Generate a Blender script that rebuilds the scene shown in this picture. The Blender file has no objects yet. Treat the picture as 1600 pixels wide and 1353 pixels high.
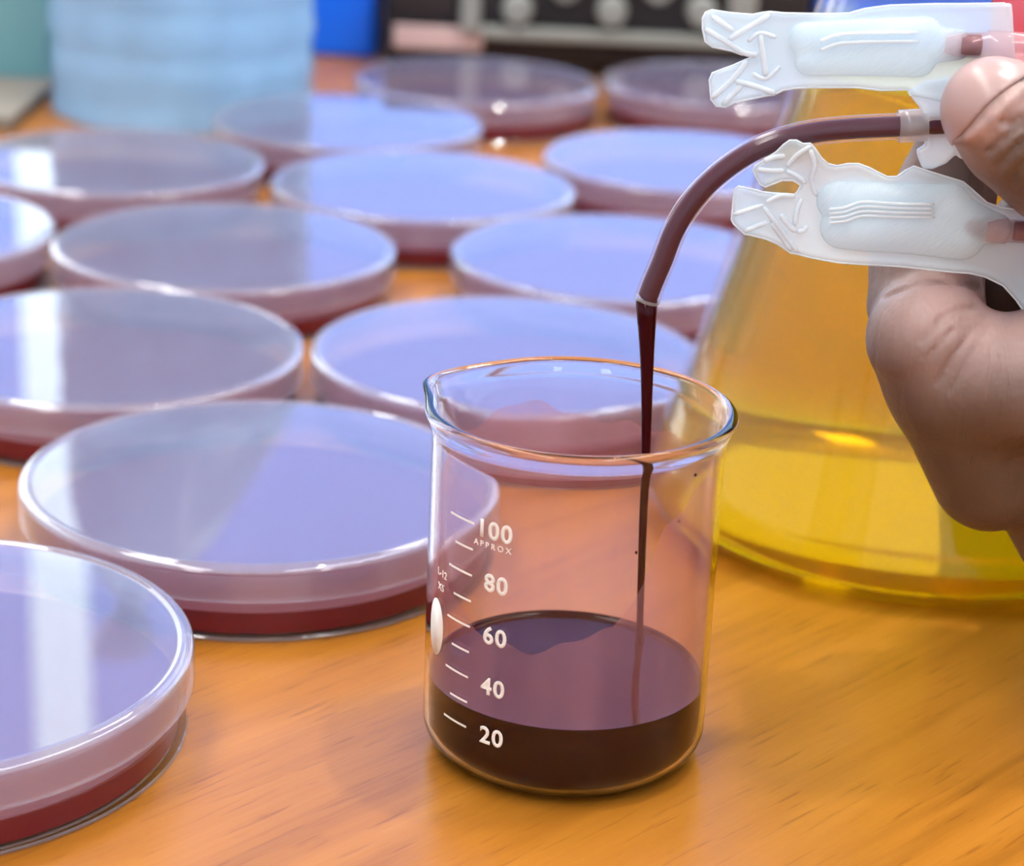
import bpy, bmesh, math, random
import numpy as np
from mathutils import Vector, Matrix

random.seed(4)
rng = np.random.default_rng(4)
SC = bpy.context.scene
COL = SC.collection
PI = math.pi
W, H = 1600, 1353
MM = 0.001

# ------------------------------------------------------------------ camera
FPX = 3443.3
PITCH, ROLL, CAMH = math.radians(19.739), math.radians(2.556), 183.99     # height in mm above the table top
_r = np.array([1.0, 0, 0]); _f = np.array([0, math.cos(PITCH), -math.sin(PITCH)]); _u = np.array([0, math.sin(PITCH), math.cos(PITCH)])
CR = _r * math.cos(ROLL) + _u * math.sin(ROLL)
CU = -_r * math.sin(ROLL) + _u * math.cos(ROLL)
cam_data = bpy.data.cameras.new('camera')
cam = bpy.data.objects.new('camera', cam_data); COL.objects.link(cam)
cam.matrix_world = Matrix(((CR[0], CU[0], -_f[0], 0), (CR[1], CU[1], -_f[1], 0), (CR[2], CU[2], -_f[2], CAMH * MM), (0, 0, 0, 1)))
cam_data.sensor_fit = 'HORIZONTAL'; cam_data.sensor_width = 36.0; cam_data.lens = FPX / W * 36.0
cam_data.clip_start = 0.01; cam_data.clip_end = 50
cam_data.dof.use_dof = True; cam_data.dof.focus_distance = 0.374; cam_data.dof.aperture_fstop = 17.0
SC.camera = cam

# ------------------------------------------------------------------ world, lamps, exposure
world = bpy.data.worlds.new('daylight'); SC.world = world; world.use_nodes = True
bg = world.node_tree.nodes['Background']
bg.inputs['Color'].default_value = (0.88, 1.0, 1.12, 1); bg.inputs['Strength'].default_value = 3.2
SC.view_settings.view_transform = 'Standard'; SC.view_settings.look = 'None'
SC.view_settings.gamma = 1.0; SC.view_settings.use_curve_mapping = False
SC.view_settings.exposure = 0.66
SC.cycles.transparent_max_bounces = 40; SC.cycles.max_bounces = 14
SC.cycles.transmission_bounces = 12; SC.cycles.glossy_bounces = 6; SC.cycles.diffuse_bounces = 3
SC.cycles.use_denoising = True; SC.cycles.sample_clamp_indirect = 6.0
SC.cycles.caustics_reflective = False; SC.cycles.caustics_refractive = True; SC.cycles.blur_glossy = 0.6
LAMP_EMIT = 11.0

def area(name, loc, rot, sx, sy, power, col=(1, 1, 1), portal=False):
    l = bpy.data.lights.new(name, 'AREA'); l.shape = 'RECTANGLE'; l.size = sx; l.size_y = sy; l.energy = power; l.color = col
    o = bpy.data.objects.new(name, l); COL.objects.link(o); o.location = loc; o.rotation_euler = rot
    if portal: l.cycles.is_portal = True
    return o
WIN = (-1.75, 1.75, 0.16, 1.55)      # window opening in the back wall: x0, x1, z0, z1
WALL_Y = 2.1
area('window_portal', ((WIN[0] + WIN[1]) / 2, WALL_Y + 0.05, (WIN[2] + WIN[3]) / 2), (-PI / 2, 0, 0), WIN[1] - WIN[0], WIN[3] - WIN[2], 1, portal=True)

# ------------------------------------------------------------------ pixel -> point (mm), frame 1600 x 1353
def ray(px, py):
    return _f + CR * (px - W / 2) / FPX + CU * (H / 2 - py) / FPX
def pix(P):
    Q = np.asarray(P, float) - np.array([0, 0, CAMH]); z = Q @ _f
    return W / 2 + FPX * (Q @ CR) / z, H / 2 - FPX * (Q @ CU) / z
def atY(px, py, y):
    d = ray(px, py); return np.array([0, 0, CAMH]) + d * (y / d[1])
HAND_Y = 365.0
def M(px, py, dy=0.0):
    return atY(px, py, HAND_Y + dy)

# ------------------------------------------------------------------ helpers
def link(name, me, mat=None, parent=None):
    o = bpy.data.objects.new(name, me); COL.objects.link(o)
    if mat is not None and not me.materials: me.materials.append(mat)
    if parent is not None: o.parent = parent
    return o
def smooth(me, on=True):
    me.polygons.foreach_set('use_smooth', np.full(len(me.polygons), on)); me.update()
def thing(name, label, cat, loc=(0, 0, 0), rotz=0, group=None):
    o = bpy.data.objects.new(name, None); COL.objects.link(o); o.empty_display_size = 0.01
    o.location = loc; o.rotation_euler = (0, 0, rotz)
    return tag(o, label, cat, group)
def tag(o, label=None, cat=None, group=None, kind=None):
    if label: o['label'] = label
    if cat: o['category'] = cat
    if group: o['group'] = group
    if kind: o['kind'] = kind
    return o
def mesh_py(name, verts, faces, sm=True):
    me = bpy.data.meshes.new(name)
    me.from_pydata([tuple(map(float, v)) for v in verts], [], [tuple(int(i) for i in f) for f in faces]); me.validate()
    if sm: smooth(me)
    return me
def lathe_mesh(name, prof, n=96, closed=True, sm=True, fn=None):
    """prof: list of (r, z) in mm; r == 0 at the ends closes on the axis. fn(r, z, angle) -> (r, z) may deform."""
    verts, rows = [], []
    for r, z in prof:
        if r < 1e-6:
            rows.append([len(verts)]); verts.append((0, 0, z * MM))
        else:
            row = []
            for i in range(n):
                a = 2 * PI * i / n
                rr, zz = (r, z) if fn is None else fn(r, z, a)
                row.append(len(verts)); verts.append((rr * MM * math.cos(a), rr * MM * math.sin(a), zz * MM))
            rows.append(row)
    faces = []
    m = len(rows)
    for k in range(m if closed else m - 1):
        a, b = rows[k], rows[(k + 1) % m]
        if len(a) == 1 and len(b) == 1: continue
        for i in range(n):
            j = (i + 1) % n
            if len(a) == 1: faces.append((a[0], b[j], b[i]))
            elif len(b) == 1: faces.append((a[i], a[j], b[0]))
            else: faces.append((a[i], a[j], b[j], b[i]))
    me = mesh_py(name, verts, faces, sm)
    bm = bmesh.new(); bm.from_mesh(me); bmesh.ops.recalc_face_normals(bm, faces=bm.faces); bm.to_mesh(me); bm.free()
    if sm: smooth(me)
    return me
def arc(cx, cz, r, a0, a1, n=5):
    return [(cx + r * math.cos(math.radians(a0 + (a1 - a0) * i / n)), cz + r * math.sin(math.radians(a0 + (a1 - a0) * i / n))) for i in range(n + 1)]
def box_bm(bm, x0, x1, y0, y1, z0, z1, bev=0.0, seg=2):
    r = bmesh.ops.create_cube(bm, size=1.0)
    vs = r['verts']
    for v in vs:
        v.co = Vector(((x0 + x1) / 2 + v.co.x * (x1 - x0), (y0 + y1) / 2 + v.co.y * (y1 - y0), (z0 + z1) / 2 + v.co.z * (z1 - z0)))
    if bev > 0:
        es = list({e for v in vs for e in v.link_edges})
        bmesh.ops.bevel(bm, geom=es, offset=bev, segments=seg, profile=0.5, affect='EDGES')
def boxo(name, x0, x1, y0, y1, z0, z1, mat, parent=None, bev=0.0):
    bm = bmesh.new(); box_bm(bm, x0, x1, y0, y1, z0, z1, bev)
    me = bpy.data.meshes.new(name); bm.to_mesh(me); bm.free()
    return link(name, me, mat, parent)
def rings_mesh(name, pts, radii, n=24, cap=True, open_end=False):
    """Tube along pts (mm)."""
    pts = [np.array(p, float) for p in pts]; verts = []; faces = []
    up = np.array([0, 1.0, 0])
    for k, p in enumerate(pts):
        t = pts[min(k + 1, len(pts) - 1)] - pts[max(k - 1, 0)]; t /= np.linalg.norm(t)
        s = np.cross(up, t); s /= np.linalg.norm(s); w = np.cross(t, s)
        for i in range(n):
            a = 2 * PI * i / n
            verts.append((p + radii[k] * (math.cos(a) * s + math.sin(a) * w)) * MM)
    for k in range(len(pts) - 1):
        for i in range(n):
            j = (i + 1) % n
            faces.append((k * n + i, k * n + j, (k + 1) * n + j, (k + 1) * n + i))
    if cap:
        faces.append(tuple(range(n - 1, -1, -1)))
        if not open_end: faces.append(tuple((len(pts) - 1) * n + i for i in range(n)))
    me = mesh_py(name, verts, faces)
    bm = bmesh.new(); bm.from_mesh(me); bmesh.ops.recalc_face_normals(bm, faces=bm.faces); bm.to_mesh(me); bm.free(); smooth(me)
    return me
def spline(pts, per=8):
    P = [np.array(p, float) for p in pts]; out = []
    for i in range(len(P) - 1):
        p0, p1, p2, p3 = P[max(i - 1, 0)], P[i], P[i + 1], P[min(i + 2, len(P) - 1)]
        for k in range(per):
            t = k / per
            out.append(0.5 * (2 * p1 + (p2 - p0) * t + (2 * p0 - 5 * p1 + 4 * p2 - p3) * t * t + (3 * p1 - p0 - 3 * p2 + p3) * t ** 3))
    out.append(P[-1]); return out

# --- implicit surfaces -> mesh (naive surface nets)
def surface_nets(f, lo, hi, vox):
    lo = np.array(lo, float); hi = np.array(hi, float)
    n = np.ceil((hi - lo) / vox).astype(int) + 1
    ax = [lo[i] + vox * np.arange(n[i]) for i in range(3)]
    F = np.empty(n, np.float32)
    B = 8; half = vox * (B - 1) / 2                                  # blocks far from the surface keep their centre's value
    nb = (n + B - 1) // B
    ctr = np.stack(np.meshgrid(*[lo[i] + vox * (np.arange(nb[i]) * B) + half for i in range(3)], indexing='ij'), -1)
    D = f(ctr)
    todo = []
    for b in np.ndindex(*nb):
        sl = tuple(slice(b[i] * B, min(n[i], b[i] * B + B)) for i in range(3))
        if abs(D[b]) > half * 1.75 * 1.35 + 1.2: F[sl] = D[b]
        else: todo.append(sl)
    for q in range(0, len(todo), 256):
        part = todo[q:q + 256]
        G = np.stack([np.stack(np.meshgrid(*[lo[i] + vox * (t_[i].start + np.arange(B)) for i in range(3)], indexing='ij'), -1) for t_ in part])
        V = f(G.reshape(-1, B, B, 3)).reshape(len(part), B, B, B)
        for t_, v in zip(part, V): F[t_] = v[:t_[0].stop - t_[0].start, :t_[1].stop - t_[1].start, :t_[2].stop - t_[2].start]
    S = F < 0
    c = [S[a:n[0] - 1 + a, b:n[1] - 1 + b, d:n[2] - 1 + d] for a in (0, 1) for b in (0, 1) for d in (0, 1)]
    cnt = sum(x.astype(np.int8) for x in c)
    cells = np.argwhere((cnt > 0) & (cnt < 8))
    idx = np.full(cnt.shape, -1, np.int64); idx[tuple(cells.T)] = np.arange(len(cells))
    acc = np.zeros((len(cells), 3)); num = np.zeros(len(cells))
    corners = [(a, b, d) for a in (0, 1) for b in (0, 1) for d in (0, 1)]
    for a in corners:
        for k in range(3):
            if a[k]: continue
            b = list(a); b[k] = 1
            pa, pb = cells + np.array(a), cells + np.array(b)
            fa, fb = F[tuple(pa.T)], F[tuple(pb.T)]
            m = (fa < 0) != (fb < 0)
            t = np.where(m, fa / np.where(m, fa - fb, 1), 0)
            p = np.array(a, float)[None] + t[:, None] * np.eye(3)[k][None]
            acc[m] += p[m]; num[m] += 1
    V = lo + (cells + acc / num[:, None]) * vox
    quads = []
    for k in range(3):
        u, v = (k + 1) % 3, (k + 2) % 3
        A = [slice(None)] * 3; B = [slice(None)] * 3; A[k] = slice(0, -1); B[k] = slice(1, None)
        for s in (u, v): A[s] = slice(1, -1); B[s] = slice(1, -1)
        sa, sb = S[tuple(A)], S[tuple(B)]
        e = np.argwhere(sa != sb)
        if not len(e): continue
        flip = sa[tuple(e.T)]
        base = e.copy(); base[:, u] += 1; base[:, v] += 1
        def cell(du, dv):
            q = base.copy(); q[:, u] -= du; q[:, v] -= dv; return idx[tuple(q.T)]
        q = np.stack([cell(1, 1), cell(0, 1), cell(0, 0), cell(1, 0)], 1)
        q[~flip] = q[~flip][:, ::-1]
        quads.append(q)
    return V, np.concatenate(quads)
def sdf_mesh(name, f, lo, hi, vox, relax=1):
    V, Q = surface_nets(f, lo, hi, vox)
    for _ in range(relax):
        A = np.zeros_like(V); n = np.zeros(len(V))
        for i in range(4):
            for j in ((i + 1) % 4, (i + 3) % 4):
                np.add.at(A, Q[:, i], V[Q[:, j]]); np.add.at(n, Q[:, i], 1)
        V = V * 0.5 + 0.5 * A / n[:, None]
    me = bpy.data.meshes.new(name)
    me.vertices.add(len(V)); me.vertices.foreach_set('co', (V * MM).ravel())
    me.loops.add(Q.size); me.loops.foreach_set('vertex_index', Q.ravel())
    me.polygons.add(len(Q)); me.polygons.foreach_set('loop_start', np.arange(0, Q.size, 4)); me.polygons.foreach_set('loop_total', np.full(len(Q), 4))
    me.update(calc_edges=True); smooth(me)
    return me, V
def cone_sdf(P, a, b, ra, rb):
    a = np.array(a); b = np.array(b); ba = b - a
    t = np.clip(((P - a) @ ba) / (ba @ ba), 0, 1)
    return np.linalg.norm(P - a - t[..., None] * ba, axis=-1) - (ra + (rb - ra) * t)
def smin(a, b, k):
    h = np.clip(0.5 + 0.5 * (b - a) / k, 0, 1)
    return b + (a - b) * h - k * h * (1 - h)
def smax(a, b, k): return -smin(-a, -b, k)

# --- materials
def nodemat(name):
    m = bpy.data.materials.new(name); m.use_nodes = True
    nt = m.node_tree; nt.nodes.clear(); out = nt.nodes.new('ShaderNodeOutputMaterial')
    return m, nt, out
def N(nt, t, **kw):
    n = nt.nodes.new(t)
    for k, v in kw.items():
        if hasattr(n, k): setattr(n, k, v)
        else: n.inputs[k.replace('_', ' ')].default_value = v
    return n
def principled(name, col, rough=0.5, bump=None, var=0.0, nscale=40, **kw):
    m, nt, out = nodemat(name)
    p = N(nt, 'ShaderNodeBsdfPrincipled'); p.inputs['Base Color'].default_value = (*col, 1); p.inputs['Roughness'].default_value = rough
    for k, v in kw.items(): p.inputs[k].default_value = v
    tc = N(nt, 'ShaderNodeTexCoord')
    no = N(nt, 'ShaderNodeTexNoise'); no.inputs['Scale'].default_value = nscale; no.inputs['Detail'].default_value = 5
    nt.links.new(tc.outputs['Object'], no.inputs['Vector'])
    if var:
        mx = N(nt, 'ShaderNodeMix', data_type='RGBA')
        mx.inputs['A'].default_value = (*[c * (1 - var) for c in col], 1); mx.inputs['B'].default_value = (*[min(1, c * (1 + var)) for c in col], 1)
        nt.links.new(no.outputs['Fac'], mx.inputs['Factor']); nt.links.new(mx.outputs['Result'], p.inputs['Base Color'])
    if bump:
        b = N(nt, 'ShaderNodeBump'); b.inputs['Strength'].default_value = bump; b.inputs['Distance'].default_value = 0.0005
        nt.links.new(no.outputs['Fac'], b.inputs['Height']); nt.links.new(b.outputs['Normal'], p.inputs['Normal'])
    nt.links.new(p.outputs[0], out.inputs[0])
    return m
def shell_fresnel(nt, ior):
    """Fresnel weight that is the same from both sides of a thin wall."""
    fr = N(nt, 'ShaderNodeFresnel'); ge = N(nt, 'ShaderNodeNewGeometry')
    mr = N(nt, 'ShaderNodeMapRange'); mr.inputs['To Min'].default_value = ior; mr.inputs['To Max'].default_value = 1.0 / ior
    nt.links.new(ge.outputs['Backfacing'], mr.inputs['Value']); nt.links.new(mr.outputs['Result'], fr.inputs['IOR'])
    return fr
def thin_clear(name, haze=0.1, hcol=(0.8, 0.78, 0.9), tint=(1, 1, 1), ior=1.55, rough=0.02, trans=0.5):
    """Thin clear plastic or glass wall: Fresnel reflection over see-through, with a little milky haze."""
    m, nt, out = nodemat(name)
    fr = shell_fresnel(nt, ior)
    tr = N(nt, 'ShaderNodeBsdfTransparent'); tr.inputs['Color'].default_value = (*tint, 1)
    df = N(nt, 'ShaderNodeBsdfDiffuse'); df.inputs['Color'].default_value = (*hcol, 1)
    tl = N(nt, 'ShaderNodeBsdfTranslucent'); tl.inputs['Color'].default_value = (*hcol, 1)
    h = N(nt, 'ShaderNodeMixShader'); h.inputs[0].default_value = trans
    nt.links.new(df.outputs[0], h.inputs[1]); nt.links.new(tl.outputs[0], h.inputs[2])
    a = N(nt, 'ShaderNodeMixShader')
    tc = N(nt, 'ShaderNodeTexCoord'); no = N(nt, 'ShaderNodeTexNoise'); no.inputs['Scale'].default_value = 60
    mr = N(nt, 'ShaderNodeMapRange'); mr.inputs['To Min'].default_value = haze * 0.85; mr.inputs['To Max'].default_value = haze * 1.15
    nt.links.new(tc.outputs['Object'], no.inputs['Vector']); nt.links.new(no.outputs['Fac'], mr.inputs['Value'])
    nt.links.new(mr.outputs['Result'], a.inputs[0])
    nt.links.new(tr.outputs[0], a.inputs[1]); nt.links.new(h.outputs[0], a.inputs[2])
    gl = N(nt, 'ShaderNodeBsdfGlossy'); gl.inputs['Roughness'].default_value = rough
    b = N(nt, 'ShaderNodeMixShader')
    nt.links.new(fr.outputs[0], b.inputs[0]); nt.links.new(a.outputs[0], b.inputs[1]); nt.links.new(gl.outputs[0], b.inputs[2])
    nt.links.new(b.outputs[0], out.inputs[0])
    return m
def emission(name, col, s):
    m, nt, out = nodemat(name); e = N(nt, 'ShaderNodeEmission'); e.inputs[0].default_value = (*col, 1); e.inputs[1].default_value = s
    nt.links.new(e.outputs[0], out.inputs[0]); return m

def wood_mat():
    m, nt, out = nodemat('wood_laminate')
    p = N(nt, 'ShaderNodeBsdfPrincipled'); p.inputs['Roughness'].default_value = 0.3
    p.inputs['Specular IOR Level'].default_value = 0.3
    tc = N(nt, 'ShaderNodeTexCoord'); mp = N(nt, 'ShaderNodeMapping')
    rt = N(nt, 'ShaderNodeMapping'); rt.inputs['Rotation'].default_value = (0, 0, -math.radians(47)); mp.inputs['Scale'].default_value = (5, 75, 1)
    n1 = N(nt, 'ShaderNodeTexNoise'); n1.inputs['Scale'].default_value = 1.0; n1.inputs['Detail'].default_value = 6; n1.inputs['Roughness'].default_value = 0.6; n1.inputs['Distortion'].default_value = 0.6
    mp2 = N(nt, 'ShaderNodeMapping'); mp2.inputs['Scale'].default_value = (60, 900, 1)
    n2 = N(nt, 'ShaderNodeTexNoise'); n2.inputs['Scale'].default_value = 1.0; n2.inputs['Detail'].default_value = 3
    nt.links.new(tc.outputs['Object'], rt.inputs['Vector'])
    for q in (mp, mp2): nt.links.new(rt.outputs[0], q.inputs['Vector'])
    nt.links.new(mp.outputs[0], n1.inputs['Vector']); nt.links.new(mp2.outputs[0], n2.inputs['Vector'])
    cr = N(nt, 'ShaderNodeValToRGB'); e = cr.color_ramp.elements
    e[0].position = 0.2; e[0].color = (0.17, 0.052, 0.004, 1); e[1].position = 0.78; e[1].color = (0.42, 0.165, 0.02, 1)
    k = e.new(0.5); k.color = (0.33, 0.118, 0.011, 1)
    nt.links.new(n1.outputs['Fac'], cr.inputs['Fac'])
    r2 = N(nt, 'ShaderNodeValToRGB'); g = r2.color_ramp.elements
    g[0].position = 0.30; g[0].color = (0.62, 0.55, 0.5, 1); g[1].position = 0.40; g[1].color = (1, 1, 1, 1)
    nt.links.new(n2.outputs['Fac'], r2.inputs['Fac'])
    mx = N(nt, 'ShaderNodeMix', data_type='RGBA', blend_type='MULTIPLY'); mx.inputs['Factor'].default_value = 0.8
    nt.links.new(cr.outputs[0], mx.inputs['A']); nt.links.new(r2.outputs[0], mx.inputs['B'])
    nt.links.new(mx.outputs['Result'], p.inputs['Base Color'])
    b = N(nt, 'ShaderNodeBump'); b.inputs['Strength'].default_value = 0.15; b.inputs['Distance'].default_value = 0.0004
    nt.links.new(n2.outputs['Fac'], b.inputs['Height']); nt.links.new(b.outputs[0], p.inputs['Normal'])
    nt.links.new(p.outputs[0], out.inputs[0])
    return m

MAT = {}
MAT['wall'] = principled('painted_wall', (0.78, 0.79, 0.82), 0.8, var=0.03, nscale=3)
MAT['ceiling'] = principled('ceiling_paint', (0.85, 0.85, 0.85), 0.9, var=0.03, nscale=3)
MAT['floor'] = principled('floor_vinyl', (0.4, 0.39, 0.37), 0.5, var=0.1, nscale=6)
MAT['white_frame'] = principled('white_frame', (0.8, 0.82, 0.85), 0.5, var=0.03)
MAT['added_clear_pane'] = thin_clear('window_pane', 0.0, ior=1.1)  # unseen clear pane, added to let more light in from behind
MAT['added_mid_pane'] = thin_clear('added_light_blue_pane', 0.0, tint=(0.72, 0.79, 0.92), ior=1.1)  # unseen side pane, added to brighten the room
MAT['pale_pane'] = thin_clear('pale_pane', 0.0, tint=(0.8, 0.85, 0.86), ior=1.1)
MAT['tinted_pane'] = thin_clear('blue_tinted_pane', 0.0, tint=(0.375, 0.47, 0.69), ior=1.1)
MAT['wood'] = wood_mat()
MAT['lamp'] = emission('lamp_diffuser', (1.0, 0.98, 0.95), LAMP_EMIT)

# ------------------------------------------------------------------ room
def struct(o): return tag(o, kind='structure')
TZ = -0.75                                     # floor below the table top
X0, X1, Y0, Y1, Z1 = -2.2, 2.2, -1.8, WALL_Y, 1.95
struct(boxo('floor', X0, X1, Y0, Y1, TZ - 0.05, TZ, MAT['floor']))
struct(boxo('ceiling', X0, X1, Y0, Y1, Z1, Z1 + 0.05, MAT['ceiling']))
struct(boxo('wall_left', X0 - 0.06, X0, Y0, Y1, TZ, Z1, MAT['wall']))
struct(boxo('wall_right', X1, X1 + 0.06, Y0, Y1, TZ, Z1, MAT['wall']))
struct(boxo('wall_front', X0, X1, Y0 - 0.06, Y0, TZ, Z1, MAT['wall']))
bm = bmesh.new()
box_bm(bm, X0, WIN[0], Y1, Y1 + 0.1, TZ, Z1); box_bm(bm, WIN[1], X1, Y1, Y1 + 0.1, TZ, Z1)
box_bm(bm, WIN[0], WIN[1], Y1, Y1 + 0.1, TZ, WIN[2]); box_bm(bm, WIN[0], WIN[1], Y1, Y1 + 0.1, WIN[3], Z1)
me = bpy.data.meshes.new('wall_back'); bm.to_mesh(me); bm.free(); struct(link('wall_back', me, MAT['wall']))
win = bpy.data.objects.new('window_1', None); COL.objects.link(win); win.location = (0, Y1 + 0.03, WIN[2]); struct(win)
bm = bmesh.new()
hh = WIN[3] - WIN[2]
box_bm(bm, WIN[0], WIN[1], 0, 0.04, 0, 0.04); box_bm(bm, WIN[0], WIN[1], 0, 0.04, hh - 0.04, hh)
for x in (WIN[0] + 0.02, WIN[1] - 0.02): box_bm(bm, x - 0.02, x + 0.02, 0, 0.04, 0.04, hh - 0.04)
me = bpy.data.meshes.new('window_frame'); bm.to_mesh(me); bm.free(); link('window_frame', me, MAT['white_frame'], win)
for x0, x1, mt in ((WIN[0] + 0.04, -0.68, 'added_clear_pane'), (-0.68, -0.506, 'tinted_pane'), (-0.506, -0.444, 'pale_pane'), (-0.444, 0.31, 'tinted_pane'), (0.31, WIN[1] - 0.04, 'added_mid_pane')):  # outermost panes are added for extra light, outside the lids' reflections
    boxo('window_pane', x0, x1, 0.018, 0.022, 0.04, hh - 0.04, MAT[mt], win)

def ceiling_lamp(x, y, label):
    t = thing('ceiling_lamp', label, 'lamp', (x, y, Z1), 0, 'fluorescent ceiling lamps')
    boxo('lamp_housing', -0.16, 0.16, -0.62, 0.62, -0.05, 0.0, MAT['white_frame'], t)
    boxo('lamp_diffuser', -0.14, 0.14, -0.6, 0.6, -0.058, -0.0505, MAT['lamp'], t)
for x in (-0.75, 0.75):
    for y, w in ((-0.95, 'added before the table to light the fronts'), (0.4, 'above the table'), (1.75 - 0.3, 'added near the window for more light')): ceiling_lamp(x, y, 'fluorescent ceiling lamp overhead, %s half of the room, %s' % ('left' if x < 0 else 'right', w))  # front and window rows are unseen lamps added for extra light

t = thing('downlight', 'small round bright downlight in the ceiling over the table', 'lamp', (0.45, 0.5, Z1))
link('trim_ring', lathe_mesh('trim_ring', [(50, 0), (62, 0), (60, -5), (54, -7), (50, -5)], 32), MAT['white_frame'], t)
link('light_disc', lathe_mesh('light_disc', [(0, -2), (48, -2), (48, -5), (0, -5)], 32, closed=False), emission('downlight_glow', (1, 0.97, 0.92), 420.0), t)
# table
tb = thing('table', 'orange brown wood grain laboratory table carrying the dishes and beaker', 'table', (0.0, 0.5, 0))
boxo('tabletop', -1.3, 1.3, -0.62, 0.72, -0.03, 0.0, MAT['wood'], tb, 0.002)
MAT['dark_metal'] = principled('dark_metal', (0.05, 0.05, 0.055), 0.4, var=0.1)
for x in (-1.24, 1.24):
    for y in (-0.56, 0.66): boxo('leg', x - 0.025, x + 0.025, y - 0.025, y + 0.025, TZ, -0.03, MAT['dark_metal'], tb, 0.002)

# ------------------------------------------------------------------ petri dishes
MAT['lid'] = thin_clear('lid_sky_haze', 0.28, (0.34, 0.33, 0.50), ior=1.62)  # lavender haze colour stands in for the sky reflected on the lid
MAT['skirt'] = thin_clear('lid_side_sheen', 0.15, (0.52, 0.46, 0.56), ior=1.6)  # pale haze paints in the light and agar reflection on the side
MAT['dish'] = thin_clear('clear_dish', 0.02, (0.8, 0.72, 0.78), ior=1.2)
MAT['dish_upper'] = thin_clear('dish_side_sheen', 0.14, (0.55, 0.46, 0.54), ior=1.4)  # haze colour stands in for reflected light on the upper wall
MAT['empty_dish'] = thin_clear('clear_empty_dish', 0.06, (0.75, 0.85, 1.0), ior=1.4)
MAT['agar'] = principled('red_agar', (0.15, 0.001, 0.005), 0.3, var=0.12, nscale=60, **{'Specular IOR Level': 0.12})
lid_prof = [(0, 16), (20, 16), (46.6, 16), (46.9, 16), (47.2, 16.03), (47.6, 16.28), (48.0, 16.34), (48.4, 16.24), (48.7, 16.02)] + arc(48.9, 14.9, 1.1, 78, 0, 4) + [(50, 9.2), (49.7, 8.8), (49.2, 8.8), (49.0, 9.2), (49.0, 14.6), (48.6, 15.0), (48.3, 15.0), (48.0, 15.0), (20, 15.0), (0, 15.0)]
base_prof = [(0, 0.3), (46.3, 0.3), (46.6, 0.0), (48.3, 0.0), (48.65, 0.25), (48.6, 0.6), (48.4, 0.8), (48.4, 6.2), (48.4, 13.0), (48.2, 13.4), (47.6, 13.4), (47.4, 13.0), (47.4, 6.2), (47.4, 1.0), (47.0, 0.95), (0, 0.95)]
agar_prof = [(0, 1.08), (46.9, 1.08), (47.1, 1.3), (47.15, 5.7), (46.4, 5.35), (0, 5.25)]
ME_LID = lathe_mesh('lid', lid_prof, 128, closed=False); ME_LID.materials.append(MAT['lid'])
ME_BASE = lathe_mesh('dish_base', base_prof, 128, closed=False); ME_BASE.materials.append(MAT['dish'])
ME_AGAR = lathe_mesh('agar', agar_prof, 128, closed=False); ME_AGAR.materials.append(MAT['agar'])
def sharpen(me, deg=32):
    me.shade_smooth() if hasattr(me, 'shade_smooth') else None
    me.set_sharp_from_angle(angle=math.radians(deg))
for q in (ME_LID, ME_BASE, ME_AGAR): sharpen(q)
MAT['rim'] = thin_clear('rim_highlight', 0.2, (0.78, 0.80, 0.95), ior=1.7)  # whitish haze paints the bright highlight lines along the rims
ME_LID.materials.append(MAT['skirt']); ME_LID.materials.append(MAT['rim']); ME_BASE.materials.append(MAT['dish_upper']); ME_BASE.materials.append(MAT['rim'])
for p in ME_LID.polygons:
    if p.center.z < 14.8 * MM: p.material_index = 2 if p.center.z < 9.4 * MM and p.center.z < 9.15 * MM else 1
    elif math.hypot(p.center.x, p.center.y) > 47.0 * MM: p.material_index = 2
for p in ME_BASE.polygons:
    if p.center.z > 6.2 * MM: p.material_index = 1
    elif p.center.z < 0.9 * MM and math.hypot(p.center.x, p.center.y) > 46.4 * MM: p.material_index = 2
def petri(x, y, label, rz=0.0, agar=True):
    t = thing('petri_dish', label, 'petri dish', (x * MM, y * MM, 0), rz, 'closed petri dishes of red agar on the table')
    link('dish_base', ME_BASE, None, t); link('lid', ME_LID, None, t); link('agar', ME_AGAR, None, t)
    return t
DISHES = [
 (-103.7, 345.2, 'nearest petri dish of red agar, cut off by the lower left corner'),
 (-53.0, 434.5, 'petri dish just left of the beaker, broad pale streak across its lid'),
 (-102.6, 521.5, 'petri dish cut by the left edge, in the row behind the two nearest dishes'),
 (-1.8, 529.6, 'petri dish directly behind the beaker, its right edge hidden by the flask'),
 (-85.8, 620.0, 'petri dish in third row, left of the small gap showing bare wood'),
 (29.4, 626.9, 'petri dish in third row behind the pouring tube end, right of the wood gap'),
 (-32.6, 706.1, 'petri dish in fourth row, middle of the picture behind the wood gap'),
 (56.4, 760.2, 'petri dish behind the bend of the dark red tube'),
 (-20.4, 891.0, 'far petri dish in front of the black instrument, left of the last two'),
 (80.5, 907.4, 'far petri dish in front of the black instrument, half behind the flask'),
 (-65.5, 801.0, 'petri dish right in front of the wrapped dish stack, below the blue box'),
 (-136.5, 721.0, 'petri dish in front of the tall wrapped stack, left of the middle one'),
 (-186.5, 623.5, 'petri dish almost wholly outside the left edge, third row'),
]
for i, d in enumerate(DISHES): petri(d[0], d[1], d[2], i * 0.7)

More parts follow.
